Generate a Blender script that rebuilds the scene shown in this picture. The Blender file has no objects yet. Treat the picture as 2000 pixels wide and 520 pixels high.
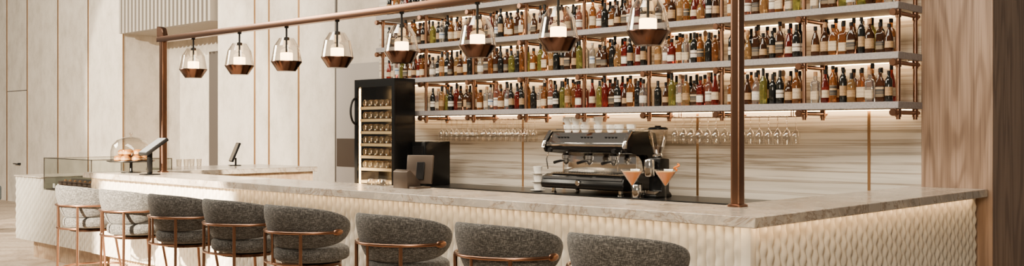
import bpy, bmesh, math, random
from mathutils import Vector, Matrix
random.seed(11)
S = bpy.context.scene
COL = S.collection
PI = math.pi
R = math.radians
sin, cos = math.sin, math.cos

# ------------------------------------------------------------------ materials
def newmat(name):
    m = bpy.data.materials.new(name); m.use_nodes = True
    nt = m.node_tree
    return m, nt, nt.nodes['Principled BSDF']

def simple(name, col, rough=.5, metal=0, **kw):
    m, nt, b = newmat(name)
    b.inputs['Base Color'].default_value = (*col, 1)
    b.inputs['Roughness'].default_value = rough
    b.inputs['Metallic'].default_value = metal
    for k, v in kw.items():
        b.inputs[k.replace('_', ' ')].default_value = v
    return m

def emit(name, col, s):
    m, nt, b = newmat(name)
    b.inputs['Base Color'].default_value = (*col, 1)
    b.inputs['Emission Color'].default_value = (*col, 1)
    b.inputs['Emission Strength'].default_value = s
    return m

def coords(nt, scale, rot=(0, 0, 0)):
    tc = nt.nodes.new('ShaderNodeTexCoord'); mp = nt.nodes.new('ShaderNodeMapping')
    mp.inputs['Scale'].default_value = scale
    mp.inputs['Rotation'].default_value = rot
    nt.links.new(tc.outputs['Object'], mp.inputs['Vector'])
    return mp.outputs['Vector']

def noise(nt, vec, scale, detail=4, rough=.55, dist=0):
    n = nt.nodes.new('ShaderNodeTexNoise')
    n.inputs['Scale'].default_value = scale; n.inputs['Detail'].default_value = detail
    n.inputs['Roughness'].default_value = rough; n.inputs['Distortion'].default_value = dist
    nt.links.new(vec, n.inputs['Vector'])
    return n.outputs['Fac']

def ramp(nt, fac, stops):
    r = nt.nodes.new('ShaderNodeValToRGB')
    el = r.color_ramp.elements
    el[0].position = stops[0][0]; el[0].color = (*stops[0][1], 1)
    el[1].position = stops[-1][0]; el[1].color = (*stops[-1][1], 1)
    for p, c in stops[1:-1]:
        e = el.new(p); e.color = (*c, 1)
    nt.links.new(fac, r.inputs['Fac'])
    return r.outputs['Color']

def math_(nt, op, a, b=None):
    n = nt.nodes.new('ShaderNodeMath'); n.operation = op
    for i, v in enumerate((a, b)):
        if v is None: continue
        if isinstance(v, (int, float)): n.inputs[i].default_value = v
        else: nt.links.new(v, n.inputs[i])
    return n.outputs[0]

def mix(nt, a, b, fac, mode='MIX'):
    m = nt.nodes.new('ShaderNodeMix'); m.data_type = 'RGBA'; m.blend_type = mode
    if isinstance(fac, (int, float)): m.inputs[0].default_value = fac
    else: nt.links.new(fac, m.inputs[0])
    for s, i in ((a, 6), (b, 7)):
        if isinstance(s, tuple): m.inputs[i].default_value = (*s, 1)
        else: nt.links.new(s, m.inputs[i])
    return m.outputs[2]

def bump(nt, b, h, strength, dist=.01):
    n = nt.nodes.new('ShaderNodeBump'); n.inputs['Strength'].default_value = strength
    n.inputs['Distance'].default_value = dist
    nt.links.new(h, n.inputs['Height']); nt.links.new(n.outputs['Normal'], b.inputs['Normal'])

def textured(name, scale, stops, nscale=4, detail=5, rough=.5, bmp=0, dist=0, nr=.55):
    m, nt, b = newmat(name)
    v = coords(nt, scale)
    f = noise(nt, v, nscale, detail, nr, dist)
    nt.links.new(ramp(nt, f, stops), b.inputs['Base Color'])
    b.inputs['Roughness'].default_value = rough
    if bmp: bump(nt, b, f, bmp)
    return m

def glassmat(name, tint=(1, 1, 1), base=.06, edge=.75, power=3.0, rough=.02):
    m, nt, b = newmat(name)
    nt.nodes.remove(b)
    out = nt.nodes['Material Output']
    t = nt.nodes.new('ShaderNodeBsdfTransparent'); t.inputs['Color'].default_value = (*tint, 1)
    g = nt.nodes.new('ShaderNodeBsdfGlossy'); g.inputs['Roughness'].default_value = rough
    g.inputs['Color'].default_value = (.95, .93, .9, 1)
    lw = nt.nodes.new('ShaderNodeLayerWeight'); lw.inputs['Blend'].default_value = .5
    p = math_(nt, 'POWER', lw.outputs['Facing'], power)
    a = math_(nt, 'ADD', math_(nt, 'MULTIPLY', p, edge), base)
    mx = nt.nodes.new('ShaderNodeMixShader')
    nt.links.new(a, mx.inputs[0]); nt.links.new(t.outputs[0], mx.inputs[1]); nt.links.new(g.outputs[0], mx.inputs[2])
    nt.links.new(mx.outputs[0], out.inputs['Surface'])
    return m

M = {}
M['plaster'] = textured('plaster', (1, 1, .7), [(.3, (.40, .345, .28)), (.5, (.54, .475, .395)), (.72, (.65, .575, .487))], 3, 10, .85, .35, nr=.76)
M['copper'] = simple('copper', (.25, .128, .078), .28, 1)
M['copper_dark'] = simple('copper_dark', (.085, .041, .026), .2, 1)
M['gold'] = simple('gold_trim', (.42, .235, .11), .4, 1)
M['bronze'] = simple('bronze', (.12, .09, .07), .35, .7)
M['black'] = simple('black_gloss', (.004, .004, .004), .25, 0, Specular_IOR_Level=.25)
M['black_matte'] = simple('black_matte', (.006, .0055, .0055), .45, 0, Specular_IOR_Level=.2)
M['black_top'] = simple('black_stone', (.006, .006, .006), .35, 0, Specular_IOR_Level=.25)
M['chrome'] = simple('chrome', (.74, .71, .67), .12, 1)
M['steel'] = simple('steel', (.40, .37, .34), .28, 1)
M['white'] = simple('white_ceramic', (.84, .80, .74), .25)
M['shelf'] = textured('shelf_stone', (1, 1, 1), [(.35, (.20, .18, .18)), (.65, (.29, .265, .265))], 60, 5, .55, .1)
M['grey_panel'] = simple('grey_panel', (.32, .285, .26), .5)
M['dark_panel'] = simple('dark_panel', (.05, .038, .03), .5)
M['led'] = emit('led_strip', (1, .68, .36), 22)
M['led_side'] = emit('led_strip_side', (1, .62, .29), 24)
M['led_shelf'] = emit('led_shelf', (1, .67, .35), 32)
M['led_fridge'] = emit('led_fridge', (1, .58, .24), 34)
M['diffuser'] = emit('lamp_diffuser', (1, .66, .31), 15)
M['glass_lamp'] = glassmat('lamp_glass', (.95, .93, .90), .05, .75, 2.2)
M['glass_dome'] = glassmat('dome_glass', (.97, .96, .94), .04, .5, 2.5)
M['glass_stem'] = glassmat('stem_glass', (.95, .93, .90), .10, .85, 1.6)
M['glass_pane'] = glassmat('pane_glass', (.90, .91, .89), .03, .35, 3.5)
M['screen'] = simple('screen', (.02, .022, .026), .1)
M['blue_fabric'] = simple('blue_fabric', (.10, .135, .17), .9)
M['rug'] = textured('rug', (1, 1, 1), [(.3, (.20, .18, .165)), (.7, (.33, .30, .275))], 40, 5, .95)
M['cork'] = simple('cork', (.32, .17, .08), .7)
M['cap_silver'] = simple('cap_silver', (.5, .48, .46), .3, .9)
M['rack_wood'] = simple('rack_wood', (.52, .35, .18), .5)
M['choc'] = textured('chocolate_cake', (1, 1, 1), [(.3, (.03, .013, .008)), (.7, (.10, .045, .022))], 50, 4, .6, .3)
M['bun'] = textured('baked_bun', (1, 1, 1), [(.3, (.24, .085, .015)), (.7, (.42, .185, .04))], 25, 4, .5, .2)
M['cream'] = simple('cream_topping', (.55, .42, .25), .5)
M['drink'] = simple('orange_drink', (.60, .17, .002), .3, 0, Specular_IOR_Level=.05)
M['foam'] = simple('drink_foam', (.72, .36, .06), .35)
M['garnish'] = simple('garnish_peel', (.70, .19, .005), .5)

def marble_wall():
    m, nt, b = newmat('striated_marble')
    v = coords(nt, (.14, 1, 4.2))
    n1 = noise(nt, v, 2.0, 9, .6, .35)
    c1 = ramp(nt, n1, [(.30, (.30, .255, .20)), (.43, (.50, .445, .37)), (.56, (.62, .56, .475)), (.75, (.38, .33, .265))])
    v2 = coords(nt, (.12, 1, 7.5))
    n2 = noise(nt, v2, 1.6, 10, .62, .6)
    l = ramp(nt, n2, [(.45, (1, 1, 1)), (.50, (.40, .335, .275)), (.54, (1, 1, 1))])
    nt.links.new(mix(nt, c1, l, .85, 'MULTIPLY'), b.inputs['Base Color'])
    b.inputs['Roughness'].default_value = .3
    return m
M['marble'] = marble_wall()

def counter_stone():
    m, nt, b = newmat('counter_stone')
    v = coords(nt, (1, 1, 1))
    n1 = noise(nt, v, 2.2, 8, .62, .8)
    c1 = ramp(nt, n1, [(.28, (.28, .236, .19)), (.5, (.41, .355, .293)), (.72, (.53, .468, .398))])
    n2 = noise(nt, v, 3.5, 8, .6, 1.6)
    l = ramp(nt, n2, [(.47, (1, 1, 1)), (.5, (1.3, 1.25, 1.17)), (.53, (1, 1, 1))])
    n3 = noise(nt, v, 1.4, 8, .65, 2.2)
    l3 = ramp(nt, n3, [(.48, (1, 1, 1)), (.5, (.55, .46, .39)), (.52, (1, 1, 1))])
    c = mix(nt, c1, l, 1.0, 'MULTIPLY')
    nt.links.new(mix(nt, c, l3, .9, 'MULTIPLY'), b.inputs['Base Color'])
    b.inputs['Roughness'].default_value = .2
    return m
M['stone'] = counter_stone()
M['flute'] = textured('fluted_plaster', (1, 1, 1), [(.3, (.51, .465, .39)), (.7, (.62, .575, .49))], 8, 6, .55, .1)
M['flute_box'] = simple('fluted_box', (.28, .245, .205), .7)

def wood(name, c0, c1, c2, sx, sz, rough=.45, rings=38, ca=.8):
    m, nt, b = newmat(name)
    v = coords(nt, (sx, sx, sz))
    n = noise(nt, v, 1.0, 2, .45, .3)
    s_ = math_(nt, 'SINE', math_(nt, 'MULTIPLY', n, rings))
    f = math_(nt, 'ADD', math_(nt, 'MULTIPLY', s_, .5), .5)
    base = ramp(nt, f, [(.05, c2), (.45, c0), (.95, c1)])
    v2 = coords(nt, (sx * 26, sx * 26, sz * 3.0))
    n2 = noise(nt, v2, 1, 3, .6)
    fine = ramp(nt, n2, [(.33, (.62, .58, .55)), (.6, (1.06, 1.05, 1.04))])
    nt.links.new(mix(nt, base, fine, ca, 'MULTIPLY'), b.inputs['Base Color'])
    b.inputs['Roughness'].default_value = rough
    return m
M['wood'] = wood('walnut_veneer', (.285, .19, .13), (.315, .212, .147), (.20, .127, .083), 3.8, .45, .45, 52, .95)
M['wood_light'] = wood('light_wood', (.46, .32, .20), (.50, .36, .23), (.38, .25, .15), 1.2, 4)
M['floor'] = wood('oak_floor', (.46, .36, .27), (.50, .40, .30), (.38, .29, .21), .8, 1)

def fabric():
    m, nt, b = newmat('melange_weave')
    va = coords(nt, (300, 300, 40)); vb = coords(nt, (40, 40, 300))
    na = noise(nt, va, 1, 2, .6); nb = noise(nt, vb, 1, 2, .6)
    hf = math_(nt, 'MULTIPLY', math_(nt, 'ADD', na, nb), .5)
    nt.links.new(ramp(nt, hf, [(.40, (.016, .015, .014)), (.5, (.044, .0415, .039)), (.61, (.150, .142, .133))]), b.inputs['Base Color'])
    b.inputs['Roughness'].default_value = .95
    b.inputs['Sheen Weight'].default_value = .08
    bump(nt, b, hf, .3, .003)
    return m
M['fabric'] = fabric()

def liquid(name, col, trans=.85, rough=.04):
    return simple(name, col, rough, 0, Transmission_Weight=trans, IOR=1.4)
L = {
    'amber': liquid('amber_spirit', (.42, .165, .047)),
    'honey': liquid('honey_spirit', (.60, .36, .14)),
    'brown': liquid('brown_spirit', (.14, .055, .024)),
    'red': liquid('red_liqueur', (.32, .035, .024)),
    'rose': liquid('rose_liqueur', (.52, .21, .14)),
    'orange': liquid('orange_liqueur', (.52, .20, .05)),
    'green': liquid('yellow_green_wine', (.36, .35, .08)),
    'dark': simple('dark_glass', (.008, .008, .007), .08),
    'clear': liquid('clear_spirit', (.93, .91, .86), .95),
}
def labelmat(name, base, ink, z0, z1, style=0):
    m, nt, b = newmat(name)
    tc = nt.nodes.new('ShaderNodeTexCoord'); sp = nt.nodes.new('ShaderNodeSeparateXYZ')
    nt.links.new(tc.outputs['Object'], sp.inputs[0])
    mr = nt.nodes.new('ShaderNodeMapRange')
    mr.inputs[1].default_value = z0; mr.inputs[2].default_value = z1
    nt.links.new(sp.outputs['Z'], mr.inputs[0])
    mid = tuple(.75 * a + .25 * c for a, c in zip(base, ink))
    stops = [(0, mid), (.05, base), (.20, mid), (.27, base), (.55, ink if style else mid), (.72, base), (.93, mid)]
    r = ramp(nt, mr.outputs[0], stops)
    for n in nt.nodes:
        if n.bl_idname == 'ShaderNodeValToRGB': n.color_ramp.interpolation = 'CONSTANT'
    nv = noise(nt, coords(nt, (1, 1, 1)), 170, 1, .5)
    sp2 = ramp(nt, nv, [(.56, (1, 1, 1)), (.60, (.55, .5, .45))])
    nt.links.new(mix(nt, r, sp2, .7, 'MULTIPLY'), b.inputs['Base Color'])
    b.inputs['Roughness'].default_value = .6
    return m
LB = {
    'cream': labelmat('cream_label', (.50, .39, .26), (.12, .07, .04), .035, .11),
    'white': labelmat('white_label', (.68, .62, .53), (.18, .14, .11), .05, .12, 1),
    'tan': labelmat('tan_label', (.36, .22, .10), (.06, .03, .02), .04, .11),
    'blue': labelmat('blue_label', (.56, .57, .57), (.07, .13, .25), .06, .145, 1),
    'dark': labelmat('dark_label', (.03, .024, .02), (.45, .30, .14), .06, .14, 1),
}

# ------------------------------------------------------------------ mesh builder
class MB:
    def __init__(s):
        s.bm = bmesh.new()
    def v(s, p, c=(0, 0, 0), T=None):
        p = Vector(p)
        if T is not None: p = T @ p
        return s.bm.verts.new(p + Vector(c))
    def _bev(s, fs, bev, seg):
        es = set()
        for f in fs: es.update(f.edges)
        bmesh.ops.bevel(s.bm, geom=list(es), offset=bev, segments=seg, affect='EDGES', profile=.5)
    def box(s, x0, x1, y0, y1, z0, z1, bev=0, seg=2, T=None):
        vs = [s.v((x, y, z), (0, 0, 0), T) for x in (x0, x1) for y in (y0, y1) for z in (z0, z1)]
        fs = [s.bm.faces.new([vs[i] for i in q]) for q in ((0,1,3,2),(4,6,7,5),(0,4,5,1),(2,3,7,6),(0,2,6,4),(1,5,7,3))]
        if bev: s._bev(fs, bev, seg)
        return s
    def lathe(s, prof, c=(0, 0, 0), seg=24, T=None, cap=True, sq=0, sy=1.0):
        rings = []
        for r, z in prof:
            if r < 1e-6: rings.append([s.v((0, 0, z), c, T)])
            else:
                ring = []
                for i in range(seg):
                    a = 2 * PI * (i + .5) / seg
                    ca, sa = cos(a), sin(a); k = 1
                    if sq: k = 1 / ((abs(ca) ** sq + abs(sa) ** sq) ** (1 / sq))
                    yy = sy if r > .02 else 1
                    ring.append(s.v((r * k * ca, r * k * sa * yy, z), c, T))
                rings.append(ring)
        for a, b in zip(rings, rings[1:]):
            if len(a) == 1 and len(b) == 1: continue
            for i in range(seg):
                j = (i + 1) % seg
                if len(a) == 1: s.bm.faces.new((a[0], b[j], b[i]))
                elif len(b) == 1: s.bm.faces.new((a[i], a[j], b[0]))
                else: s.bm.faces.new((a[i], a[j], b[j], b[i]))
        if cap:
            if len(rings[0]) > 1: s.bm.faces.new(rings[0][::-1])
            if len(rings[-1]) > 1: s.bm.faces.new(rings[-1])
        return s
    def tube(s, pts, r, seg=10, closed=False, T=None):
        pts = [Vector(p) for p in pts]; n = len(pts)
        rs = r if isinstance(r, (list, tuple)) else [r] * n
        tang = []
        for i in range(n):
            if closed: t = pts[(i + 1) % n] - pts[i - 1]
            else: t = pts[min(i + 1, n - 1)] - pts[max(i - 1, 0)]
            tang.append(t.normalized())
        up = Vector((0, 0, 1)) if abs(tang[0].z) < .9 else Vector((1, 0, 0))
        nrm = (up - tang[0] * up.dot(tang[0])).normalized()
        rings = []
        for i in range(n):
            nrm = (nrm - tang[i] * nrm.dot(tang[i])).normalized()
            bi = tang[i].cross(nrm)
            rings.append([s.v(pts[i] + (nrm * cos(2*PI*k/seg) + bi * sin(2*PI*k/seg)) * rs[i], (0,0,0), T) for k in range(seg)])
        pairs = list(zip(rings, rings[1:]))
        if closed: pairs.append((rings[-1], rings[0]))
        for a, b in pairs:
            for k in range(seg):
                j = (k + 1) % seg
                s.bm.faces.new((a[k], a[j], b[j], b[k]))
        if not closed:
            s.bm.faces.new(rings[0][::-1]); s.bm.faces.new(rings[-1])
        return s
    def prism(s, poly, a0, a1, axis='z', bev=0, seg=2, T=None):
        def P(p, a):
            return {'z': (p[0], p[1], a), 'x': (a, p[0], p[1]), 'y': (p[0], a, p[1])}[axis]
        A = [s.v(P(p, a0), (0,0,0), T) for p in poly]; B = [s.v(P(p, a1), (0,0,0), T) for p in poly]
        fs = [s.bm.faces.new(A[::-1]), s.bm.faces.new(B)]
        n = len(poly)
        for i in range(n):
            j = (i + 1) % n
            fs.append(s.bm.faces.new((A[i], A[j], B[j], B[i])))
        bmesh.ops.recalc_face_normals(s.bm, faces=fs)
        if bev: s._bev(fs, bev, seg)
        return s
    def grid(s, fn, nu, nv, cu=False, cv=False):
        g = [[s.v(fn(i, j)) for j in range(nv)] for i in range(nu)]
        for i in range(nu if cu else nu - 1):
            for j in range(nv if cv else nv - 1):
                s.bm.faces.new((g[i][j], g[(i+1) % nu][j], g[(i+1) % nu][(j+1) % nv], g[i][(j+1) % nv]))
        return g
    def build(s, name, mat, parent=None, loc=None, world=False, sharp=40, recalc=True):
        if recalc: bmesh.ops.recalc_face_normals(s.bm, faces=s.bm.faces[:])
        me = bpy.data.meshes.new(name); s.bm.to_mesh(me); s.bm.free()
        me.materials.append(mat)
        me.shade_smooth(); me.set_sharp_from_angle(angle=R(sharp))
        o = bpy.data.objects.new(name, me); COL.objects.link(o)
        if parent is not None:
            o.parent = parent
            if world: o.matrix_parent_inverse = parent.matrix_basis.inverted()
        if loc: o.location = loc
        return o

def tag(o, label, cat, group=None, kind=None):
    o['label'] = label; o['category'] = cat
    if group: o['group'] = group
    if kind: o['kind'] = kind
    return o
def thing(name, label, cat, loc=(0, 0, 0), rz=0, group=None):
    o = bpy.data.objects.new(name, None); COL.objects.link(o)
    o.empty_display_size = .1
    o.location = loc; o.rotation_euler = (0, 0, rz)
    return tag(o, label, cat, group)
def struct(name, mb, mat, label, cat, parent=None):
    o = mb.build(name, mat, parent)
    if parent is None: tag(o, label, cat, None, 'structure')
    return o
def dup(root, loc, rz=None, label=None, group=None):
    r = root.copy(); COL.objects.link(r); r.location = loc
    if rz is not None: r.rotation_euler = (0, 0, rz)
    if label: r['label'] = label
    if group: r['group'] = group
    for ch in list(root.children):
        c = ch.copy(); COL.objects.link(c); c.parent = r
        for g in ch.children:
            d = g.copy(); COL.objects.link(d); d.parent = c
    return r
ORD = ['first','second','third','fourth','fifth','sixth','seventh','eighth','ninth','tenth','eleventh','twelfth','thirteenth','fourteenth','fifteenth','sixteenth','seventeenth','eighteenth','nineteenth','twentieth']

# ------------------------------------------------------------------ camera
cam = bpy.data.cameras.new('camera'); co = bpy.data.objects.new('camera', cam); COL.objects.link(co)
co.location = (0, 0, 1.55); co.rotation_euler = (R(90), 0, R(43.8))
cam.lens = 35.33; cam.sensor_width = 36; cam.sensor_fit = 'HORIZONTAL'
cam.shift_x = 0; cam.shift_y = -.0025
cam.clip_end = 200
S.camera = co

# ------------------------------------------------------------------ setting
WALL = 8.10
PW = 8.30
struct('floor', MB().box(-30, 4, -5, 12, -.1, 0), M['floor'], 'pale oak plank floor of the bar room', 'floor')
struct('wall_back', MB().box(-10.12, -3.2, WALL, 8.5, 0, 5), M['marble'], 'cream marble wall with brown streaks behind the bottle shelves', 'wall')
struct('wall_right', MB().box(-3.199, -2.655, 8.06, 12, 0, 5, .004, 1), M['wood'], 'brown wood veneer wall at the right end of the bar', 'wall')
w = MB()
w.box(-14.44, -10.121, PW, 9.5, 0, 5); w.box(-30, -17.76, PW, 9.5, 0, 5); w.box(-17.76, -14.44, 9.19, 9.5, 0, 5)
struct('wall_left', w, M['plaster'], 'beige rough plaster wall with thin gold strips left of the shelves', 'wall')
for i, x in enumerate((-12.2, -12.97, -13.36, -19.23, -20.65, -22.25, -23.4)):
    struct('trim_%d' % (i + 1), MB().box(x - .014, x + .014, PW - .012, PW, 0, 5), M['gold'], 'thin vertical gold strip set into the plaster wall', 'trim')
struct('trim_8', MB().box(-11.32, -11.285, PW - .015, PW, 0, 5), M['dark_panel'], 'dark vertical strip beside the grey door', 'trim')
struct('trim_9', MB().box(-17.765, -17.74, PW - .012, PW, 0, 5), M['gold'], 'thin gold strip on the edge of the wall recess', 'trim')
struct('trim_10', MB().box(-23.4, -22.25, PW - .006, PW, 2.40, 2.415), M['dark_panel'], 'thin dark seam above the flush door', 'trim')
for i, x in enumerate((-3.647, -5.328, -7.0, -7.60)):
    struct('trim_%d' % (11 + i), MB().box(x - .012, x + .012, WALL - .004, WALL, .93, 5), M['gold'], 'copper joint strip in the marble wall', 'trim')
struct('door_1', MB().box(-11.28, -10.3, PW - .02, PW, 0, 2.45), M['grey_panel'], 'grey flush door left of the wine fridge', 'door')
o = MB().box(-11.26, -10.4, PW - .028, PW - .02, 1.06, 1.44).build('door_panel', M['bronze']); o.parent = bpy.data.objects['door_1']
d2 = struct('door_2', MB().box(-16.27, -15.3, 9.175, 9.19, 0, 2.95), M['dark_panel'], 'dark narrow doorway in the wall recess', 'door')
d3 = struct('door_3', MB().box(-23.37, -22.28, PW - .004, PW, 0, 2.4), M['plaster'], 'flush plaster door at the far left with black lever', 'door')
hb = MB(); hb.box(-22.64, -22.60, PW - .06, PW - .004, .81, .85); hb.box(-22.86, -22.60, PW - .075, PW - .055, .82, .84)
hb.build('door_handle', M['black'], d3)
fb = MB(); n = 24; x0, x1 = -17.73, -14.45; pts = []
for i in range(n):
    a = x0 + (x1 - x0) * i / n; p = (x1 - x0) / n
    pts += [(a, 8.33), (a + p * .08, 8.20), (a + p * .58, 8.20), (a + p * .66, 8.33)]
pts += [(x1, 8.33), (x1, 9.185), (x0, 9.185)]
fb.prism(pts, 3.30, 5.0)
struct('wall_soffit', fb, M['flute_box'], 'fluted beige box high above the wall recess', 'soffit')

# ------------------------------------------------------------------ bar counter
def flutes(mb, length, z0, z1, place, pitch=.058, depth=.033):
    nr = max(1, round(length / pitch)); p = length / nr; sub = 8
    nz = max(2, round((z1 - z0) / .024))
    def f(i, j):
        s_ = i * p / sub; k = min(i // sub, nr - 1)
        u = (i % sub) / sub
        z = z0 + (z1 - z0) * j / nz
        h = sin(PI * u) if i % sub else 0
        amp = .85 + .15 * cos(2 * PI * z / .096 + PI * (k % 2))
        d = depth * (h ** .6) * amp
        return place(s_, d, z)
    mb.grid(f, nr * sub + 1, nz + 1)

BF = 4.73; BX = -2.80
bar = thing('bar_counter', 'long cream bar counter body with fluted front and glowing strip under its top', 'bar counter', (-6.8, 5.0, 0))
b = MB()
b.box(-10.84, BX, BF, 5.22, .22, 1.04); b.box(-3.2, BX, 5.221, 8.05, .22, 1.04)
b.build('body', M['flute'], bar, world=True)
b = MB(); b.box(-10.7, BX - .1, BF + .12, 5.15, 0, .22); b.box(-3.1, BX - .1, 5.151, 8.0, 0, .22)
b.build('plinth', M['wood_light'], bar, world=True)
b = MB(); flutes(b, 8.02, .22, 1.04, lambda s_, d, z: (-10.84 + s_, BF - .001 - d, z)); b.build('front_panel', M['flute'], bar, world=True, sharp=45, recalc=False)
b = MB(); flutes(b, 3.30, .22, 1.04, lambda s_, d, z: (BX + .001 + d, BF + .02 + s_, z), .074, .042); b.build('side_panel', M['flute'], bar, world=True, sharp=45, recalc=False)
MB().box(BX - .02, BX + .040, BF - .034, BF + .02, .22, 1.04, .004).build('corner_post', M['flute'], bar, world=True)
b = MB(); b.box(-10.8, BX + .04, BF - .078, BF - .056, 1.0385, 1.0405); b.build('light_strip', M['led'], bar, world=True)
b = MB(); b.box(BX + .060, BX + .082, BF - .03, 7.92, 1.0385, 1.0405); b.build('light_strip', M['led_side'], bar, world=True)
b = MB(); b.box(-10.82, -10.43, 5.24, 7.3, 0, 1.04); b.box(-11.63, -10.821, 5.77, 7.3, 0, 1.04)
b.build('return_panel', M['wood_light'], bar, world=True)

top = MB().prism([(-10.85, 4.62), (-2.69, 4.62), (-2.69, 8.055), (-3.27, 8.055), (-3.27, 5.27), (-10.4, 5.27), (-10.4, 7.35), (-11.7, 7.35), (-11.7, 5.75), (-10.85, 5.75)], 1.041, 1.10, 'z', .004, 1).build('countertop', M['stone'])
tag(top, 'continuous grey-beige veined stone worktop running around the bar', 'countertop')

bc = thing('back_counter', 'low black counter below the bottle shelves carrying the coffee machine', 'counter', (-6, 7.77, 0))
MB().box(-8.74, -3.29, 7.48, 8.09, 0, .89).build('body', M['black_matte'], bc, world=True)
MB().box(-8.74, -3.285, 7.45, 8.095, .89, .925, .004, 1).build('top', M['black_top'], bc, world=True)

# pastry display
pd = thing('pastry_display', 'fluted cream pastry case with glass hood at the far left bar end', 'display case', (-12, 5.2, 0))
b = MB(); b.box(-13.05, -10.875, 4.75, 5.7, .22, .85); b.box(-13.05, -12.22, 4.75, 5.7, .85, .985); b.build('body', M['flute'], pd, world=True)
MB().box(-12.8, -10.9, 4.85, 5.6, 0, .22).build('plinth', M['wood_light'], pd, world=True)
b = MB(); flutes(b, .83, .22, .985, lambda s_, d, z: (-13.05 + s_, 4.749 - d, z)); flutes(b, 1.345, .22, .85, lambda s_, d, z: (-12.22 + s_, 4.749 - d, z))
b.build('front_panel', M['flute'], pd, world=True, sharp=45, recalc=False)
MB().box(-13.06, -12.22, 4.71, 5.7, .985, 1.0, .003, 1).build('top', M['stone'], pd, world=True)
MB().box(-12.2, -10.9, 4.76, 5.68, .851, .865).build('deck', M['dark_panel'], pd, world=True)  # deck colour is dark to paint in the dim case interior
b = MB()
b.box(-12.2, -10.9, 4.735, 4.743, .852, 1.22); b.box(-12.2, -10.9, 5.67, 5.678, .866, 1.22)
b.box(-12.2, -12.192, 4.744, 5.669, .866, 1.22); b.box(-10.908, -10.9, 4.744, 5.669, .866, 1.22); b.box(-12.2, -10.9, 4.735, 5.678, 1.2205, 1.229)
b.build('glass_hood', M['glass_pane'], pd, world=True)
e = .004
def edge(x0, x1, y0, y1, z0, z1): MB().box(x0 - e, x1 + e, y0 - e, y1 + e, z0 - e, z1 + e).build('hood_edge', M['steel'], pd, world=True)
for y in (4.739, 5.674):
    edge(-12.196, -10.904, y, y, 1.225, 1.225)
    for x in (-12.196, -10.904): edge(x, x, y, y, .87, 1.22)
for x in (-12.196, -10.904): edge(x, x, 4.739, 5.674, 1.225, 1.225)
MB().box(-12.18, -10.92, 5.05, 5.07, .866, .975).build('back_panel', M['dark_panel'], pd, world=True)
pastry0 = None
for i in range(8):
    x = -11.98 + i * .135; lab = 'dark chocolate cake slice inside pastry case, %s from left' % ORD[i]
    if pastry0 is None:
        pastry0 = thing('cake_slice', lab, 'pastry', (x, 4.90, .866), 0, 'chocolate slices in the pastry case')
        MB().box(-.052, .052, -.07, .07, 0, .075, .012, 2).build('sponge', M['choc'], pastry0)
        MB().box(-.05, .05, -.068, .068, .0755, .09, .006, 2).build('icing', M['choc'], pastry0)
        MB().lathe([(.0, .0905), (.016, .0905), (.013, .104), (0, .112)], (0, 0, 0), 12).build('topping', M['bun'], pastry0)
    else: dup(pastry0, (x, 4.90, .866), 0, lab)
for i, x in enumerate((-12.06, -11.94)):
    t = thing('price_card', 'small white card standing in pastry case, ' + ('left' if i == 0 else 'right') + ' one of the pair', 'card', (x, 4.80, .866))
    MB().box(-.03, .03, -.012, .012, 0, .008).build('base', M['black_matte'], t)
    MB().box(-.028, .028, -.003, .003, .0085, .06).build('card', M['white'], t)

# ------------------------------------------------------------------ gantry
PY = 5.2
pg = 'copper posts on the counter'
pp = None
for x, lab in ((-10.18, 'square copper post rising from the counter at the left end'), (-3.143, 'square copper post rising from the counter near its right corner')):
    if pp is None:
        pp = thing('copper_post', lab, 'post', (x, PY, 1.1005), 0, pg)
        MB().lathe([(.033, .0165), (.033, 1.3985)], (0, 0, 0), 32, sq=5).build('shaft', M['copper'], pp)
        MB().lathe([(.050, 0), (.050, .010), (.042, .016)], (0, 0, 0), 24, sq=5).build('foot', M['copper'], pp)
    else: dup(pp, (x, PY, 1.1005), 0, lab)
fr = thing('lamp_beam', 'long flat copper beam on two posts carrying the pendant lamps', 'beam', (-6.7, PY, 2.5))
MB().box(-10.27, -2.6, PY - .035, PY + .035, 2.4995, 2.56, .006, 2).build('bar', M['copper'], fr, world=True)
for x in (-10.18, -3.143):
    MB().prism([(x - .09, 2.561), (x + .06, 2.561), (x + .02, 2.65), (x - .045, 2.67), (x - .09, 2.67)], PY - .030, PY + .030, 'y', .004, 1).build('bracket', M['copper'], fr, world=True)

RAT = [-1.8335, -1.6626, -1.5078, -1.3597, -1.1945, -1.0272, -.8742, -.7291]
pl = ['leftmost glass and copper pendant lamp, next to the left copper post', 'second glass pendant lamp from the left copper post', 'third glass pendant lamp from the left copper post',
      'fourth glass pendant lamp from left, left of the wine fridge', 'fifth glass pendant lamp from left, above the wine fridge', 'third glass pendant lamp from the right, in front of shelves',
      'second glass pendant lamp from the right, above the coffee machine', 'rightmost glass pendant lamp, nearest the right copper post']
p0 = None
for i, q in enumerate(RAT):
    loc = (q * PY, PY, 2.09)
    if p0 is None:
        p0 = thing('pendant_lamp', pl[0], 'pendant lamp', loc, 0, 'pendant lamps over the bar')
        MB().lathe([(0, 0), (.080, 0), (.086, .004), (.141, .086), (.139, .092), (.128, .090), (.0, .086)], seg=40).build('bowl', M['copper_dark'], p0, sharp=30)
        MB().lathe([(.139, .0925), (.112, .232), (.066, .304), (.064, .304), (.109, .231), (.136, .0925)], seg=40, cap=False).build('glass_shade', M['glass_lamp'], p0, sharp=15)
        MB().lathe([(.0, .0925), (.054, .0925), (.056, .096), (.056, .165), (.052, .17), (0, .17)], seg=28).build('diffuser', M['diffuser'], p0)
        MB().lathe([(.009, .1705), (.009, .395), (.02, .395), (.02, .409)], seg=12).build('stem', M['black_matte'], p0)
        MB().lathe([(.0092, .285), (.026, .285), (.026, .31), (.0092, .315)], seg=20, cap=False).build('collar', M['black_matte'], p0)
    else: dup(p0, loc, 0, pl[i])

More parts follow.
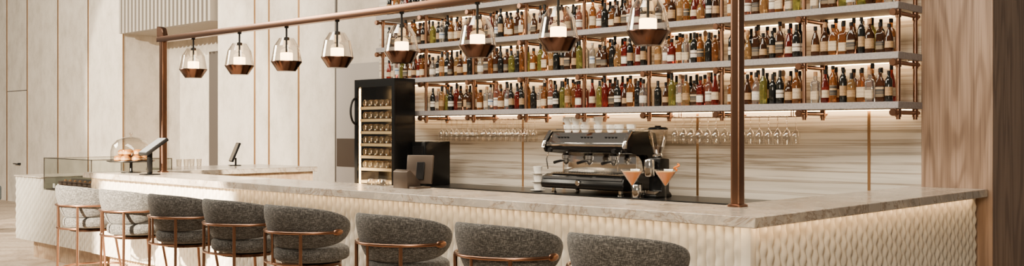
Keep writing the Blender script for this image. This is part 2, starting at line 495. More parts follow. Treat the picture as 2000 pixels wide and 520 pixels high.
# ------------------------------------------------------------------ shelves
SF = 7.60
SZ = [(1.720, 1.774), (2.104, 2.158), (2.488, 2.542), (2.872, 2.926)]
SN = ['bottom', 'second', 'third', 'top']
ST = [-3.214 - .785 * i for i in range(9)]
for (z0, z1), nm in zip(SZ, SN):
    sh = thing('bottle_shelf', 'long grey stone shelf crowded with bottles, %s of the four' % (nm + ('' if nm in ('bottom', 'top') else ' from bottom')), 'shelf', (-6.4, 7.85, z0), 0, 'bottle shelves on the marble wall')
    MB().box(-9.56, -3.19, SF, 8.095, z0, z1, .003, 1).build('board', M['shelf'], sh, world=True)
    MB().box(-9.5, -3.25, 8.05, 8.08, z0 - .005, z0 - .0005).build('light_strip', M['led_shelf'], sh, world=True)
# one support per shelf and station: rod under the board with a round end cap, posts down to the board below
rr = .017
sup = {}
for k, (z0, z1) in enumerate(SZ):
    shn = ['bottom shelf', 'second shelf', 'third shelf', 'top shelf'][k]
    for i, x in enumerate(ST):
        pos = 'rightmost, beside the wood wall' if i == 0 else 'leftmost, by the wine fridge' if i == 8 else '%s from right' % ORD[i]
        lab = 'copper support under the %s, %s' % (shn, pos)
        kind = 0 if k == 0 else 1
        if kind not in sup:
            h = .085 if k == 0 else z0 - SZ[k - 1][1] - .001
            f0 = thing('shelf_support', lab, 'shelf support', (x, 7.82, z0 - h), 0, 'copper shelf supports')
            zz = h - .031
            MB().tube([(0, -.235, zz), (0, .22, zz)], rr, 12).build('rod', M['copper'], f0)
            T = Matrix.Translation((0, -.262, zz)) @ Matrix.Rotation(R(90), 4, 'X')
            MB().lathe([(.018, -.026), (.029, -.020), (.029, .006), (.025, .012), (0, .012)], seg=20, T=T).build('end_cap', M['copper'], f0)
            for py in (-.165, .16):
                MB().lathe([(rr, 0), (rr, zz - .034), (rr * 1.4, zz - .033), (rr * 1.4, h - .001)], (0, py, 0), 14).build('post', M['copper'], f0)
            sup[kind] = (f0, h)
        else:
            f0, h = sup[kind]
            dup(f0, (x, 7.82, z0 - h), 0, lab)

# ------------------------------------------------------------------ bottles
SHP = {
    'bordeaux': dict(prof=[(0, 0), (.033, 0), (.036, .006), (.036, .185), (.033, .203), (.019, .228), (.0135, .245), (.0135, .29), (0, .29)], lab=(.055, .125, .0366), cap=[(.0150, .236), (.0150, .300), (.013, .304), (0, .304)]),
    'bourbon': dict(prof=[(0, 0), (.036, 0), (.0385, .006), (.0385, .155), (.034, .178), (.018, .197), (.0145, .205), (.0145, .245), (0, .245)], lab=(.035, .115, .0391), cap=[(.0175, .24), (.0175, .27), (.015, .274), (0, .274)]),
    'square': dict(prof=[(0, 0), (.033, 0), (.035, .005), (.035, .165), (.030, .184), (.015, .195), (.0135, .205), (.0135, .24), (0, .24)], sq=5, lab=(.03, .10, .0354), cap=[(.0175, .232), (.0175, .268), (0, .27)]),
    'flask': dict(prof=[(0, 0), (.036, 0), (.0385, .006), (.040, .10), (.0385, .165), (.028, .190), (.016, .200), (.0135, .21), (.0135, .245), (0, .245)], sq=4, sy=.62, lab=(.04, .125, .0404), cap=[(.0175, .24), (.0175, .272), (0, .274)]),
    'squat': dict(prof=[(0, 0), (.036, 0), (.040, .008), (.040, .11), (.034, .135), (.019, .155), (.0145, .165), (.0145, .195), (0, .195)], lab=(.03, .095, .0405), cap=[(.0185, .19), (.0185, .222), (.016, .226), (0, .226)]),
    'decanter': dict(prof=[(0, 0), (.028, 0), (.036, .02), (.0395, .06), (.037, .10), (.027, .135), (.016, .155), (.0135, .17), (.0135, .205), (0, .205)], lab=None, cap=[(.011, .2055), (.017, .212), (.021, .23), (.016, .248), (0, .254)]),
    'tall': dict(prof=[(0, 0), (.029, 0), (.032, .006), (.032, .205), (.027, .225), (.015, .245), (.013, .255), (.013, .29), (0, .29)], lab=(.06, .145, .0326), cap=[(.0155, .275), (.0155, .306), (0, .308)]),
    'liqueur': dict(prof=[(0, 0), (.033, 0), (.037, .008), (.0375, .06), (.033, .15), (.022, .20), (.014, .225), (.0135, .255), (0, .255)], lab=(.045, .11, .0385), cap=[(.0155, .245), (.0155, .285), (0, .287)]),
}
BOT = [
    ('dark wine bottle, white label', 'bordeaux', 'dark', 'white', 'black', 9),
    ('amber bottle with cream label', 'bourbon', 'amber', 'cream', 'black', 8),
    ('square amber bottle, cream label', 'square', 'amber', 'cream', 'black', 7),
    ('red bottle with cream label', 'liqueur', 'red', 'cream', 'black', 5),
    ('clear bottle with blue label', 'tall', 'clear', 'blue', 'silver', 6),
    ('yellow-green bottle without a label', 'bordeaux', 'green', None, 'black', 8),
    ('round honey-coloured bottle, ball stopper', 'decanter', 'honey', None, 'cork', 6),
    ('brown bottle with tan label', 'liqueur', 'brown', 'tan', 'black', 9),
    ('pink bottle with white label', 'bourbon', 'rose', 'white', 'cork', 3),
    ('orange bottle with dark label', 'tall', 'orange', 'dark', 'black', 4),
    ('clear bottle with cream label', 'square', 'clear', 'cream', 'cork', 8),
    ('square red bottle, white label', 'square', 'red', 'white', 'black', 4),
    ('tall dark bottle, tan label', 'tall', 'dark', 'tan', 'black', 9),
    ('honey-coloured bottle, tan label', 'bordeaux', 'honey', 'tan', 'black', 4),
    ('tall amber bottle, no label', 'tall', 'amber', None, 'black', 8),
    ('square brown bottle, dark label', 'square', 'brown', 'dark', 'black', 8),
    ('slim red bottle, no label', 'bordeaux', 'red', None, 'black', 4),
    ('flat amber flask, cream label', 'flask', 'amber', 'cream', 'black', 6),
    ('squat brown bottle, tan label', 'squat', 'brown', 'tan', 'cork', 6),
    ('squat clear bottle, white label', 'squat', 'clear', 'white', 'black', 6),
    ('flat dark flask, dark label', 'flask', 'brown', 'dark', 'black', 7),
    ('tall black bottle, no label', 'bordeaux', 'dark', None, 'black', 9),
]
CAPM = {'black': M['black_matte'], 'silver': M['cap_silver'], 'cork': M['cork']}
meshes = []
def mesh_of(b, nm, mat):
    o = b.build(nm, mat); me = o.data; bpy.data.objects.remove(o); return me
for look, shp, liq, lab, cap, wt in BOT:
    q = SHP[shp]; parts = []
    sq = q.get('sq', 0); sy = q.get('sy', 1)
    b = MB(); b.lathe(q['prof'], seg=20, sq=sq, cap=False, sy=sy)
    parts.append(('glass_body', mesh_of(b, 'glass_body', L[liq])))
    if lab:
        z0, z1, r = q['lab']; b = MB()
        def lf(i, j):
            a = -PI / 2 + (-1 + 2 * i / 14) * (1.0 if sq == 4 else 1.25); ca, sa = cos(a), sin(a)
            k = 1 / ((abs(ca) ** sq + abs(sa) ** sq) ** (1 / sq)) if sq else 1
            rr_ = r
            if shp == 'liqueur': rr_ = (.0384 - .0030 * j)
            return (rr_ * k * ca, rr_ * k * sa * sy, z0 + (z1 - z0) * j)
        b.grid(lf, 15, 2)
        parts.append(('label', mesh_of(b, 'label', LB[lab])))
    b = MB(); b.lathe(q['cap'], seg=14, cap=False)
    parts.append(('cap', mesh_of(b, 'cap', CAPM[cap])))
    meshes.append(parts)
protos = [None] * len(BOT)
wts = [t[5] for t in BOT]
def pick(prev):
    while True:
        k = random.choices(range(len(BOT)), wts)[0]
        if k != prev: return k
def bottle(k, loc, rz, sc, label, group):
    if protos[k] is None:
        o = thing('bottle', label, 'bottle', loc, rz, group)
        for nm, me in meshes[k]:
            c = bpy.data.objects.new(nm, me); COL.objects.link(c); c.parent = o
        protos[k] = o
    else: o = dup(protos[k], loc, rz, label, group)
    o.scale = sc
stuff = []
NB = 9; count = 0
for si, (z0, z1) in enumerate(SZ):
    for bay in range(8):
        if si == 0 and bay == 7: continue
        if si == 3 and bay < 4: continue
        xr = ST[bay] - .046; xl = ST[bay + 1] + .046
        bayname = 'rightmost bay' if bay == 0 else 'leftmost bay' if bay == 7 else '%s bay from right' % ORD[bay]
        shn = ['bottom shelf', 'second shelf', 'third shelf', 'top shelf'][si]
        for row in range(2):
            prev = -1
            nb = NB if row == 0 else NB - 1
            pitch = (xr - xl) / NB
            for j in range(nb):
                k = pick(prev); prev = k
                x = xl + pitch * (j + .5 + (.5 if row else 0))
                y = 7.688 + .115 * row + (.012 if j % 2 else -.006) + random.uniform(-.004, .004)
                rz = random.uniform(.25, 1.05)
                if BOT[k][1] in ('square', 'flask'): rz = random.choice((0, 0.05, .08))
                loc = (x, y, z1 + .0008)
                hgt = SHP[BOT[k][1]]['cap'][-1][1]
                target = random.uniform(.215, .312) if row == 0 else random.uniform(.275, .316)
                sz_ = max(.78, min(1.22, target / hgt))
                sxy = random.uniform(.90, .97); sc = (sxy, sxy, sz_)
                ind = row == 0 or (si < 3 and bay < 2)
                if ind:
                    lbl = '%s, %s row %s from left, %s, %s' % (BOT[k][0], 'front' if row == 0 else 'rear', ORD[j], shn, bayname)
                    bottle(k, loc, rz, sc, lbl, 'bottles on the %s' % shn); count += 1
                else: stuff.append((k, loc, rz, sc))
print('individual bottles', count, 'stuff', len(stuff))
V = []; F = []; MI = []; mats = []
for k, loc, rz, sc in stuff:
    T = Matrix.Translation(loc) @ Matrix.Rotation(rz, 4, 'Z') @ Matrix.Diagonal((*sc, 1))
    for nm, me in meshes[k]:
        mt = me.materials[0]
        if mt not in mats: mats.append(mt)
        n0 = len(V)
        V += [T @ v.co for v in me.vertices]
        for p in me.polygons: F.append([n0 + i for i in p.vertices]); MI.append(mats.index(mt))
me = bpy.data.meshes.new('rear_bottles'); me.from_pydata(V, [], F)
for m_ in mats: me.materials.append(m_)
me.polygons.foreach_set('material_index', MI); me.shade_smooth(); me.set_sharp_from_angle(angle=R(40)); me.update()
o = bpy.data.objects.new('rear_bottles', me); COL.objects.link(o)
tag(o, 'small bottles of spirits standing behind the front rows toward the left', 'bottles', None, 'stuff')

# ------------------------------------------------------------------ hanging glasses
def rack(xa, xb, label):
    t = thing('glass_rack', label, 'glass rack', ((xa + xb) / 2, 7.81, 1.66))
    for y in (7.735, 7.885):
        for d in (-.014, .014):
            MB().box(xa, xb, y + d - .004, y + d + .004, 1.664, 1.670).build('rail', M['copper'], t, world=True)
    for x in (xa + .02, (xa + xb) / 2 - .15, xb - .02):
        for y in (7.735, 7.885):
            for s_ in (-1, 1):
                MB().box(x - .004, x + .004, y + s_ * .01925 - .00075, y + s_ * .01925 + .00075, 1.664, 1.7195).build('hanger', M['copper'], t, world=True)
g0 = None
for xa, xb, side in ((-8.60, -7.16, 'left'), (-5.40, -4.13, 'right')):
    rack(xa, xb, 'copper glass rack under the bottom shelf, %s of the coffee machine' % side)
    for rowi, y in enumerate((7.735, 7.885)):
        n = 16 if side == 'left' else 14
        cnt = 0
        for j in range(n):
            x = xa + .06 + (xb - xa - .12) * (j + .08) / (n - .84)
            if min(abs(x - s_) for s_ in ST) < .058: continue
            lab = 'clear stemmed glass hanging upside down %s of coffee machine, %s row, %s from left' % (side, 'front' if rowi == 0 else 'rear', ORD[cnt])
            cnt += 1
            if g0 is None:
                g0 = MB().lathe([(0, .008), (.034, .003), (.034, .0012), (.005, -.004), (.004, -.10), (.008, -.112), (.030, -.14), (.037, -.17), (.034, -.205), (.030, -.24)], seg=16, cap=False).build('wine_glass', M['glass_stem'], None, (x, y, 1.670))
                tag(g0, lab, 'glass', 'stem glasses hanging under the shelf')
            else:
                c = g0.copy(); COL.objects.link(c); c.location = (x, y, 1.670); c['label'] = lab

# ------------------------------------------------------------------ wine fridge
fg = thing('wine_fridge', 'tall black wine fridge with glass door and lit wooden racks', 'fridge', (-9.115, 7.41, 0))
fx0, fx1, fy0, fy1, fz = -9.48, -8.75, 7.22, 7.525, 2.14
b = MB()
b.box(fx0, fx0 + .03, fy0 + .03, fy1, 0, fz); b.box(fx1 - .03, fx1, fy0 + .03, fy1, 0, fz)
b.box(fx0 + .031, fx1 - .031, fy1 - .02, fy1, 0, fz); b.box(fx0 + .031, fx1 - .031, fy0 + .03, fy1 - .021, fz - .08, fz); b.box(fx0 + .031, fx1 - .031, fy0 + .03, fy1 - .021, 0, .12)
b.build('cabinet', M['black'], fg, world=True)
b = MB()
b.box(fx0, fx0 + .05, fy0, fy0 + .028, .1, fz); b.box(fx1 - .05, fx1, fy0, fy0 + .028, .1, fz)
b.box(fx0 + .051, fx1 - .051, fy0, fy0 + .028, fz - .09, fz); b.box(fx0 + .051, fx1 - .051, fy0, fy0 + .028, .1, .2)
dr = b.build('door', M['black'], fg, world=True)
MB().box(fx0 + .052, fx1 - .052, fy0 + .010, fy0 + .016, .201, fz - .091).build('glass', M['glass_pane'], dr)
hp = [(fx0 + .02, fy0 - .075 * sin(PI * k / 12) + .004, 1.775 - .15 * cos(PI * k / 12)) for k in range(13)]
MB().tube(hp, .013, 10).build('handle', M['black_matte'], dr)
MB().box(fx0 + .032, fx0 + .042, fy0 + .04, fy0 + .06, .3, fz - .1).build('light_strip', M['led_fridge'], fg, world=True)
MB().box(fx1 - .042, fx1 - .032, fy0 + .04, fy0 + .06, .3, fz - .1).build('light_strip', M['led_fridge'], fg, world=True)
wb = None
WG = liquid('wine_glass_brown', (.50, .33, .17), .8, .06)
RZ = [1.825 - .142 * i for i in range(6)] + [.97, .83]
for i, z in enumerate(RZ):
    b = MB(); b.box(fx0 + .05, fx1 - .05, fy0 + .045, fy0 + .065, z - .032, z); b.box(fx0 + .05, fx1 - .05, fy0 + .066, fy1 - .03, z - .012, z)
    b.build('rack', M['rack_wood'], fg, world=True)
    if i > 5: continue
    for j in range(6):
        x = fx0 + .11 + (fx1 - fx0 - .22) * j / 5
        lab = 'wine bottle lying in fridge on %s rack from top, %s from left' % (ORD[i], ORD[j])
        if wb is None:
            wb = thing('wine_bottle', lab, 'bottle', (x, fy0 + .058, z + .043), 0, 'wine bottles lying in the fridge')
            T = Matrix.Rotation(R(-90), 4, 'X')
            MB().lathe([(0, .012), (.022, .004), (.034, 0), (.041, .008), (.041, .12), (.034, .14), (.015, .165), (.0145, .205), (0, .205)], seg=20, T=T, cap=False).build('glass_body', WG, wb)
            MB().lathe([(.0146, .175), (.0160, .175), (.0160, .210), (0, .211)], seg=12, T=T, cap=False).build('cap', M['cap_silver'], wb)
        else: dup(wb, (x, fy0 + .058, z + .043), 0, lab)

t = thing('equipment_cabinet', 'narrow black appliance on back counter beside the wine fridge', 'appliance', (-8.62, 7.6, .9255))
MB().box(-.115, .12, -.14, .24, 0, .50, .01, 2).build('body', M['black'], t)
MB().box(-.09, .09, -.146, -.141, .3, .45).build('panel', M['black_matte'], t)

# till on the bar
t = thing('till', 'bronze till with upright screen and sloping printer on the bar counter', 'till', (-5.99, 5.10, 1.1005))
MB().prism([(-.06, 0), (.075, 0), (.075, .05), (-.03, .145), (-.06, .13)], -.135, .035, 'x', .004, 2).build('printer', M['bronze'], t)
MB().box(.04, .13, -.05, .10, 0, .014, .004, 2).build('base', M['bronze'], t)
T = Matrix.Translation((.0, .10, .14)) @ Matrix.Rotation(R(20), 4, 'Z') @ Matrix.Rotation(R(-8), 4, 'X')
MB().box(-.115, .115, -.012, .012, -.11, .115, .006, 2, T=T).build('screen', M['bronze'], t)
MB().box(-.02, .05, -.024, -.0125, -.08, .06, .004, 1, T=T).build('bracket', M['black_matte'], t)

# ------------------------------------------------------------------ espresso machine
EX, EY, EZ = -6.245, 7.725, .9255
t = thing('espresso_machine', 'large black and chrome espresso machine on the back counter', 'coffee machine', (EX, EY, EZ))
MB().prism([(-.255, .06), (-.265, .10), (-.24, .17), (-.18, .195), (.25, .195), (.25, .05), (-.2, .05)], -.515, .515, 'x', .012, 2).build('base', M['black'], t)
MB().prism([(-.262, .150), (-.246, .172), (-.240, .170), (-.256, .148)], -.50, .50, 'x').build('base_trim', M['chrome'], t)
MB().box(-.43, .43, -.20, .0, .196, .204).build('drip_tray', M['chrome'], t)
b = MB()
for k in range(26): b.box(-.42 + k * .033, -.408 + k * .033, -.19, -.01, .2045, .209)
b.build('drip_grille', M['chrome'], t)
MB().box(-.46, .46, .02, .24, .196, .41, .01, 2).build('rear_body', M['chrome'], t)
MB().prism([(-.17, .405), (.25, .395), (.25, .58), (-.10, .598), (-.20, .505), (-.205, .44)], -.485, .485, 'x', .012, 2).build('head', M['black'], t)
MB().prism([(-.216, .470), (-.208, .468), (-.206, .498), (-.104, .600), (-.112, .606), (-.215, .503)], -.48, .48, 'x', .002, 1).build('front_panel', M['chrome'], t)
for sx in (-1, 1):
    a, c = (sx * .487, sx * .525)
    MB().prism([(-.20, .41), (-.225, .46), (-.21, .52), (-.12, .615), (.16, .625), (.25, .60), (.275, .53), (.275, .22), (.22, .20), (.17, .33), (.10, .385)], min(a, c), max(a, c), 'x', .014, 3).build('side_panel', M['black'], t)
    MB().prism([(-.212, .45), (-.238, .455), (-.222, .525), (-.126, .630), (-.115, .618), (-.20, .52)], min(a, c), max(a, c), 'x', .003, 1).build('side_trim', M['chrome'], t)
for gx in (-.3, 0, .3):
    for k in range(4):
        x = gx - .06 + k * .04; MB().box(x - .012, x + .012, -.1725, -.160, .5560, .5640).build('button', M['black_matte'], t)
for gx in (-.3, 0, .3):
    MB().lathe([(.03, .405), (.034, .39), (.044, .38), (.044, .345), (.034, .338), (0, .338)], (gx, -.12, 0), 20).build('group_head', M['chrome'], t)
    MB().lathe([(.036, .337), (.036, .312), (.02, .30), (.008, .285), (0, .285)], (gx, -.12, 0), 18).build('portafilter', M['chrome'], t)
    MB().tube([(gx, -.158, .325), (gx, -.20, .325), (gx, -.30, .31)], [.007, .013, .015], 10).build('portafilter_handle', M['black_matte'], t)
for sx in (-1, 1):
    MB().tube([(sx * .44, -.16, .42), (sx * .445, -.22, .41), (sx * .45, -.245, .34), (sx * .44, -.235, .24)], .006, 8).build('steam_wand', M['chrome'], t)
    MB().lathe([(.022, 0), (.022, .03), (0, .03)], (sx * .40, -.232, .43), 16, T=Matrix.Rotation(R(90), 4, 'X')).build('steam_knob', M['black_matte'], t)
for gx in (-.42, .42):
    for gy in (-.17, .2): MB().lathe([(.03, 0), (.03, .012), (.02, .02), (.02, .052)], (gx, gy, 0), 14).build('leg', M['chrome'], t)
MB().tube([(-.46, -.085, .635), (.46, -.085, .635), (.46, .235, .635), (-.46, .235, .635)], .005, 8, closed=True).build('rail', M['chrome'], t)
MB().box(-.47, .47, -.09, .24, .600, .604).build('cup_tray', M['chrome'], t)
MB().lathe([(.028, 0), (.028, .02), (.022, .026), (0, .026)], (-.02, -.262, .115), 20, T=Matrix.Rotation(R(90), 4, 'X')).build('gauge', M['chrome'], t)

def cup_meshes():
    b = MB().lathe([(0, 0), (.029, 0), (.031, .006), (.044, .034), (.048, .078), (.045, .078), (.041, .034), (.027, .008), (0, .007)], seg=24, cap=False)
    h = MB().tube([(.0465, 0, .062), (.066, 0, .064), (.073, 0, .048), (.065, 0, .03), (.0428, 0, .027)], .005, 8)
    return b, h
c0 = None
TOPZ = EZ + .6045
cups = [(-6.645, 7.75, 0, 'far left on machine top, bottom of its stack'), (-6.645, 7.75, 1, 'far left on machine top, upper in its stack'),
        (-6.54, 7.75, 0, 'second stack from left on machine top, bottom'), (-6.54, 7.75, 1, 'second stack from left on machine top, upper'),
        (-6.437, 7.77, 0, 'third stack from left on machine top, bottom'), (-6.437, 7.77, 1, 'third stack from left on machine top, upper'),
        (-6.25, 7.75, 0, 'middle of machine top, bottom of a pair'), (-6.25, 7.75, 1, 'middle of machine top, upper of a pair'),
        (-6.11, 7.77, 0, 'fifth from left along machine top'), (-5.99, 7.75, 0, 'sixth from left along machine top'),
        (-5.86, 7.77, 0, 'rightmost along machine top')]
for i, (x, y, lv, d) in enumerate(cups):
    loc = (x, y, TOPZ + lv * .0785); lab = 'white coffee cup, ' + d; rz = [-1.4, -1.7, -1.3, -1.8, -1.5, -1.6, -1.4, -1.8, -1.2, -1.7, -.6][i]
    if c0 is None:
        c0 = thing('coffee_cup', lab, 'cup', loc, rz, 'white cups around the coffee machine')
        bb, hh = cup_meshes(); bb.build('body', M['white'], c0); hh.build('handle', M['white'], c0)
    else: dup(c0, loc, rz, lab)
s0 = None; zz = .9255
for i in range(3):
    lab = 'white saucer left of coffee machine, %s from the bottom' % ORD[i]
    loc = (-6.94, 7.62, zz)
    if s0 is None:
        s0 = MB().lathe([(0, 0), (.035, 0), (.06, .007), (.078, .014), (.076, .016), (.04, .0075), (0, .006)], seg=28, cap=False).build('saucer', M['white'], None, loc)
        tag(s0, lab, 'saucer', 'saucers left of the coffee machine')
    else:
        c = s0.copy(); COL.objects.link(c); c.location = loc; c['label'] = lab
    dup(c0, (-6.94, 7.62, zz + .0075), .4 + i, 'white coffee cup left of coffee machine, %s from bottom of stack' % ORD[i])
    zz += .0075 + .0785

t = thing('coffee_grinder', 'coffee grinder with clear conical hopper and black lid, right of the machine', 'grinder', (-5.50, 7.70, .9255))
MB().prism([(-.13, 0), (.12, 0), (.12, .03), (.08, .06), (.08, .36), (-.07, .37), (-.08, .22), (-.04, .2), (-.04, .06), (-.13, .03)], -.075, .075, 'x', .01, 2).build('body', M['black'], t)
MB().lathe([(.04, .372), (.05, .385), (.05, .40), (.04, .41)], seg=24).build('collar', M['chrome'], t)
MB().lathe([(.038, .412), (.045, .43), (.088, .56), (.091, .63), (.088, .63), (.085, .56), (.042, .432), (.036, .412)], seg=32, cap=False).build('hopper', M['glass_stem'], t)
MB().lathe([(.094, .631), (.094, .648), (.086, .655), (.03, .66), (.03, .67), (0, .67)], seg=32).build('lid', M['black'], t)
MB().lathe([(0, .413), (.036, .4135), (.055, .47), (0, .48)], seg=20, cap=False).build('coffee_beans', M['choc'], t)
MB().lathe([(.045, .2), (.05, .21), (.05, .34), (.044, .355), (0, .355)], (0, -.132, 0), 24).build('doser', M['chrome'], t)
MB().box(-.05, .05, -.125, -.05, .035, .06).build('tray', M['steel'], t)
t = thing('metal_canister', 'small chrome canister standing in front of the coffee grinder', 'canister', (-5.60, 7.51, .9255))
MB().lathe([(.045, 0), (.048, .004), (.048, .12), (.044, .125), (0, .125)], seg=24).build('body', M['chrome'], t)
MB().lathe([(.049, .126), (.049, .14), (.02, .148), (.01, .165), (0, .166)], seg=24).build('lid', M['black'], t)

# ------------------------------------------------------------------ cocktails
for i, (x, y) in enumerate(((-3.69, 4.90), (-3.53, 5.02))):
    lab = 'martini glass of orange cocktail on the counter, left one of two' if i == 0 else 'martini glass of orange cocktail with peel garnish, right one of two'
    t = thing('cocktail_glass', lab, 'cocktail', (x, y, 1.1005), 0, 'cocktails on the counter')
    MB().lathe([(0, 0), (.038, 0), (.038, .002), (.006, .006), (.0036, .015), (.0036, .106), (.006, .114), (.073, .214), (.0715, .214), (.004, .116), (0, .116)], seg=36, cap=False).build('glass', M['glass_dome'], t)
    MB().lathe([(0, .1175), (.0035, .118), (.057, .196), (.057, .198), (0, .198)], seg=32, cap=False).build('drink', M['drink'], t)
    MB().lathe([(0, .1982), (.057, .1982), (.0595, .2015), (0, .2015)], seg=32, cap=False).build('foam', M['foam'], t)
    if i == 1:
        pts = [(.066 + .003 * k + .012 * cos(k * 1.1), .012 * sin(k * 1.1), .209 + .005 * k) for k in range(9)]
        MB().tube(pts, .006, 6).build('garnish', M['garnish'], t)

# ------------------------------------------------------------------ left end objects
t = thing('cake_stand', 'black cake stand on counter at the far left of the bar', 'cake stand', (-10.30, 4.90, 1.1005))
MB().lathe([(.10, 0), (.10, .008), (.02, .016), (.015, .03), (.015, .105), (.03, .113), (0, .113)], seg=32).build('foot', M['black'], t)
MB().lathe([(0, .1135), (.21, .1135), (.245, .125), (.243, .132), (.20, .124), (0, .124)], seg=48, cap=False).build('plate', M['black'], t)
d = thing('glass_dome', 'clear glass dome with knob covering pastries on the cake stand', 'glass dome', (-10.30, 4.90, 1.2255))
MB().lathe([(.205, .002), (.208, .10), (.19, .17), (.14, .225), (.06, .253), (0, .258), (0, .254), (.06, .249), (.137, .221), (.186, .168), (.204, .10), (.201, .002)], seg=48, cap=False).build('dome', M['glass_dome'], d, sharp=60)
MB().lathe([(.012, .2585), (.010, .27), (.022, .285), (.018, .30), (0, .305)], seg=20).build('knob', M['glass_stem'], d)
bn = None; k = 0
for lv, rad, n in ((0, .125, 7), (1, .085, 5)):
    for i in range(n):
        a = 2 * PI * i / n + lv * .4
        loc = (-10.30 + rad * cos(a), 4.90 + rad * sin(a), 1.2258 + lv * .062)
        lab = 'golden bun under the glass dome, %s layer, %s of its ring' % ('lower' if lv == 0 else 'upper', ORD[i])
        if bn is None:
            bn = thing('bun', lab, 'bun', loc, a, 'buns under the glass dome')
            MB().lathe([(0, 0), (.035, 0), (.05, .014), (.048, .022)], seg=20, cap=False).build('base', M['bun'], bn)
            MB().lathe([(.0485, .0221), (.046, .028), (0, .029)], seg=20, cap=False).build('filling', M['cream'], bn)
            MB().lathe([(.047, .0292), (.045, .045), (.028, .059), (0, .0615)], seg=20, cap=False).build('top', M['bun'], bn)
        else: dup(bn, loc, a, lab)
t = thing('payment_terminal', 'black tilted card terminal on a post beside the cake stand', 'terminal', (-9.68, 4.80, 1.1005))
MB().box(-.07, .07, -.08, .08, 0, .012, .004, 2).build('base', M['black'], t)
MB().box(-.025, .025, -.02, .02, .0125, .25, .006, 2).build('post', M['black'], t)
T = Matrix.Translation((0, .04, .285)) @ Matrix.Rotation(R(34), 4, 'X')
MB().box(-.09, .09, -.14, .14, -.018, .018, .01, 2, T=T).build('housing', M['black_matte'], t)
MB().box(-.078, .078, -.125, .125, .0185, .021, T=T).build('screen', simple('terminal_screen', (.16, .17, .18), .15), t)

t = thing('monitor', 'thin black tilted screen standing on the left return of the counter', 'monitor', (-11.45, 6.82, 1.1005), R(-22))
MB().box(-.08, .08, -.07, .07, 0, .01, .003, 1).build('base', M['black'], t)
MB().box(-.02, .02, .0, .02, .0105, .1).build('stand', M['black'], t)
T = Matrix.Translation((0, 0, .17)) @ Matrix.Rotation(R(-22), 4, 'X')
MB().box(-.13, .13, -.012, .012, -.13, .13, .005, 1, T=T).build('panel', M['black_matte'], t)
MB().box(-.12, .12, -.0145, -.0125, -.12, .12, T=T).build('screen', M['screen'], t)
sg = None
for i in range(4):
    loc = (-11.33 + .02 * (i % 2), 5.99 + .085 * i, 1.1005); lab = 'tiny clear shot glass on left counter return, %s of four from left' % ORD[i]
    if sg is None:
        sg = MB().lathe([(0, 0), (.026, 0), (.032, .10), (.030, .10), (.024, .012), (0, .012)], seg=20, cap=False).build('shot_glass', M['glass_stem'], None, loc); tag(sg, lab, 'glass', 'shot glasses on the counter return')
    else:
        c = sg.copy(); COL.objects.link(c); c.location = loc; c['label'] = lab
tb = None
for i, (x, y) in enumerate(((-6.56, 5.17), (-6.47, 5.20), (-6.39, 5.17))):
    loc = (x, y, 1.1005); lab = 'small upturned glass bowl on counter before wine fridge, %s of three from left' % ORD[i]
    if tb is None:
        tb = MB().lathe([(.04, .0), (.039, .02), (.028, .046), (.012, .052), (0, .052), (0, .049), (.025, .044), (.036, .02), (.037, 0)], seg=24, cap=False).build('glass_bowl', M['glass_stem'], None, loc); tag(tb, lab, 'bowl', 'upturned glass bowls')
    else:
        c = tb.copy(); COL.objects.link(c); c.location = loc; c['label'] = lab

t = thing('lounge_chair', 'low blue-grey lounge chair with dark legs at the far left edge', 'chair', (-16.65, 5.36, 0), R(-60))
MB().box(-.3, .3, -.3, .3, .33, .46, .05, 3).build('seat', M['blue_fabric'], t)
MB().box(-.3, .3, .24, .34, .465, .70, .04, 3).build('backrest', M['blue_fabric'], t)
for sx in (-1, 1):
    for sy in (-1, 1): MB().tube([(sx * .24, sy * .24, .34), (sx * .28, sy * .28, 0)], .015, 8).build('leg', M['black_matte'], t)
rg = MB().box(-17.5, -13.5, 1.5, 4.6, .0005, .012, .004, 1).build('rug', M['rug']); tag(rg, 'grey-brown woven rug on the floor at the far left', 'rug')

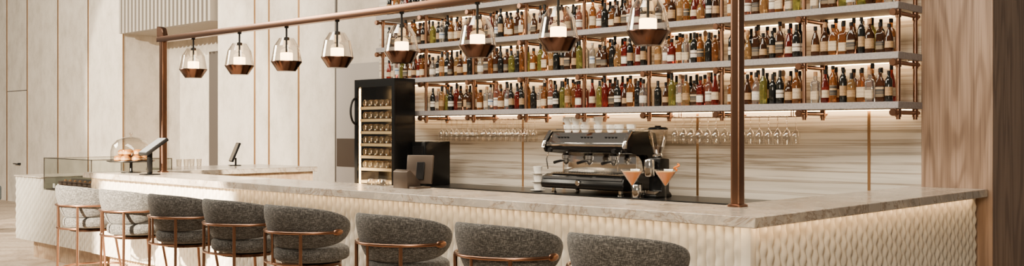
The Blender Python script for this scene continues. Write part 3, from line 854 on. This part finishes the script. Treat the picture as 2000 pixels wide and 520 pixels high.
# ------------------------------------------------------------------ bar stools
def make_stool(label, loc):
    t = thing('bar_stool', label, 'bar stool', loc, 0, 'bar stools along the counter')
    pr = []
    for i in range(15):
        a = -PI / 2 + PI * i / 14
        e = .55
        pr.append((.265 * (abs(cos(a)) ** e) * (1 if abs(cos(a)) > 1e-6 else 0), .695 + .062 * (abs(sin(a)) ** e) * (1 if sin(a) > 0 else -1)))
    pr[0] = (0, pr[0][1]); pr[-1] = (0, pr[-1][1])
    MB().lathe(pr, seg=40, cap=False).build('seat', M['fabric'], t, sharp=80)
    TH = R(122); NU, NV = 57, 24; Rc = .278
    b = MB()
    def f(i, j):
        q = -1 + 2 * i / (NU - 1)
        q = max(-.999, min(.999, q))
        a = q * TH
        k = (1 - abs(q) ** 2.6) ** .55
        hh = .016 + .134 * k; tt = .011 + .018 * k
        zc = .893 - .035 * abs(q) ** 2
        ph = 2 * PI * j / NV; e = .7
        cx = (abs(cos(ph)) ** e) * (1 if cos(ph) > 0 else -1); sx = (abs(sin(ph)) ** e) * (1 if sin(ph) > 0 else -1)
        z = zc + hh * sx
        r = Rc + tt * cx + (z - .87) * .24 - .012 * ((z - .9) / .15) ** 2
        return (r * sin(a), -r * cos(a), z)
    g = b.grid(f, NU, NV, False, True)
    b.bm.faces.new(g[0]); b.bm.faces.new(g[-1][::-1])
    b.build('backrest', M['fabric'], t, sharp=80)
    rh = .322; zh = .858
    pts = [(rh * sin(R(a)), -rh * cos(R(a)), zh) for a in range(-84, 85, 6)]
    MB().tube(pts, .0105, 10).build('rail', M['copper'], t)
    for sx in (-1, 1):
        a = sx * R(88)
        T = Matrix.Translation((rh * sin(a), -rh * cos(a), zh)) @ Matrix.Rotation(a, 4, 'Z') @ Matrix.Diagonal((2.0, .62, 1.15, 1))
        MB().lathe([(0, -.02), (.012, -.017), (.02, -.008), (.0215, 0), (.02, .008), (.012, .017), (0, .02)], seg=16, T=T, cap=False).build('rail_end', M['copper'], t)
    for sx in (-1, 1):
        a = sx * R(42)
        MB().tube([(rh * sin(a), -rh * cos(a), zh - .006), (rh * 1.0 * sin(a), -rh * cos(a), .6), (.335 * sin(a), -.335 * cos(a), 0)], [.012, .012, .010], 10).build('leg', M['copper'], t)
        a = sx * R(138)
        MB().tube([(.19 * sin(a), -.19 * cos(a), .638), (.30 * sin(a), -.30 * cos(a), 0)], [.012, .010], 10).build('leg', M['copper'], t)
    MB().tube([(.315 * sin(R(a)), -.315 * cos(R(a)), .645) for a in range(-42, 43, 6)], .010, 8).build('seat_rail', M['copper'], t)
    MB().tube([(.0, -rh, zh - .004), (0, -.318, .645)], .009, 8).build('strut', M['copper'], t)
    MB().lathe([(.20, .608), (.21, .612), (.21, .631), (0, .631)], seg=28).build('seat_plate', M['copper_dark'], t)
    ring = [(.30 * sin(R(a)), -.30 * cos(R(a)), .26) for a in range(0, 360, 9)]
    MB().tube(ring, .010, 8, closed=True).build('footrest', M['copper'], t)
    return t
SX = [-3.11, -3.95, -4.86, -5.90, -6.74, -7.61, -8.51, -9.44]
sl = ['grey woven bar stool nearest the right corner of the counter', 'second grey woven bar stool from the right counter corner', 'third grey woven bar stool from the right counter corner',
      'fourth grey woven bar stool from the right counter corner', 'fifth bar stool from right, fourth from the pastry case', 'sixth bar stool from right, third from the pastry case',
      'sunlit bar stool, second from the pastry case', 'sunlit leftmost bar stool, nearest the pastry case']
s0 = None
for i, x in enumerate(SX):
    loc = (x, 4.12, 0)
    if s0 is None: s0 = make_stool(sl[i], loc)
    else: dup(s0, loc, 0, sl[i])

# ------------------------------------------------------------------ lights
W = bpy.data.worlds.new('world'); S.world = W; W.use_nodes = True
bg = W.node_tree.nodes['Background']; bg.inputs[0].default_value = (1, .89, .75, 1); bg.inputs[1].default_value = .18
def area(name, loc, target, sx, sy, e, col):
    l = bpy.data.lights.new(name, 'AREA'); l.shape = 'RECTANGLE'; l.size = sx; l.size_y = sy; l.energy = e; l.color = col
    o = bpy.data.objects.new(name, l); COL.objects.link(o); o.location = loc
    o.rotation_euler = (Vector(target) - Vector(loc)).to_track_quat('-Z', 'Y').to_euler()
    return o
area('window_light', (-17, 0, 6.2), (-9, 5.5, 1.2), 5, 2.5, 1500, (1, .89, .71))
area('shelf_fill_light', (-5.5, 3.0, 5.5), (-6, 7, 1.5), 8, 1.5, 850, (1, .88, .71))  # added area lamp brightening shelves and bottles, no ceiling fitting behind it
area('side_graze_light', (-1.3, 1.5, 2.6), (-2.75, 6.8, .8), .7, .7, 150, (1, .84, .62))  # added warm lamp, grazes the return so its ribs stand out
def spot(name, loc, target, e, ang, blend, col, rad=.1):
    l = bpy.data.lights.new(name, 'SPOT'); l.energy = e; l.spot_size = R(ang); l.spot_blend = blend; l.color = col; l.shadow_soft_size = rad
    o = bpy.data.objects.new(name, l); COL.objects.link(o); o.location = loc
    o.rotation_euler = (Vector(target) - Vector(loc)).to_track_quat('-Z', 'Y').to_euler()
spot('sun_patch', (-7.0, -5.0, 4.6), (-9.1, 4.0, .85), 85000, 15, .2, (1, .84, .62))
spot('wall_wash', (-11.0, -4.0, 6.0), (-17.5, 8.3, 2.6), 15000, 56, .4, (1, .89, .71))
spot('wall_patch', (-24.0, -6.0, 9.0), (-16.2, 8.3, 1.6), 26000, 20, .12, (1, .88, .69))
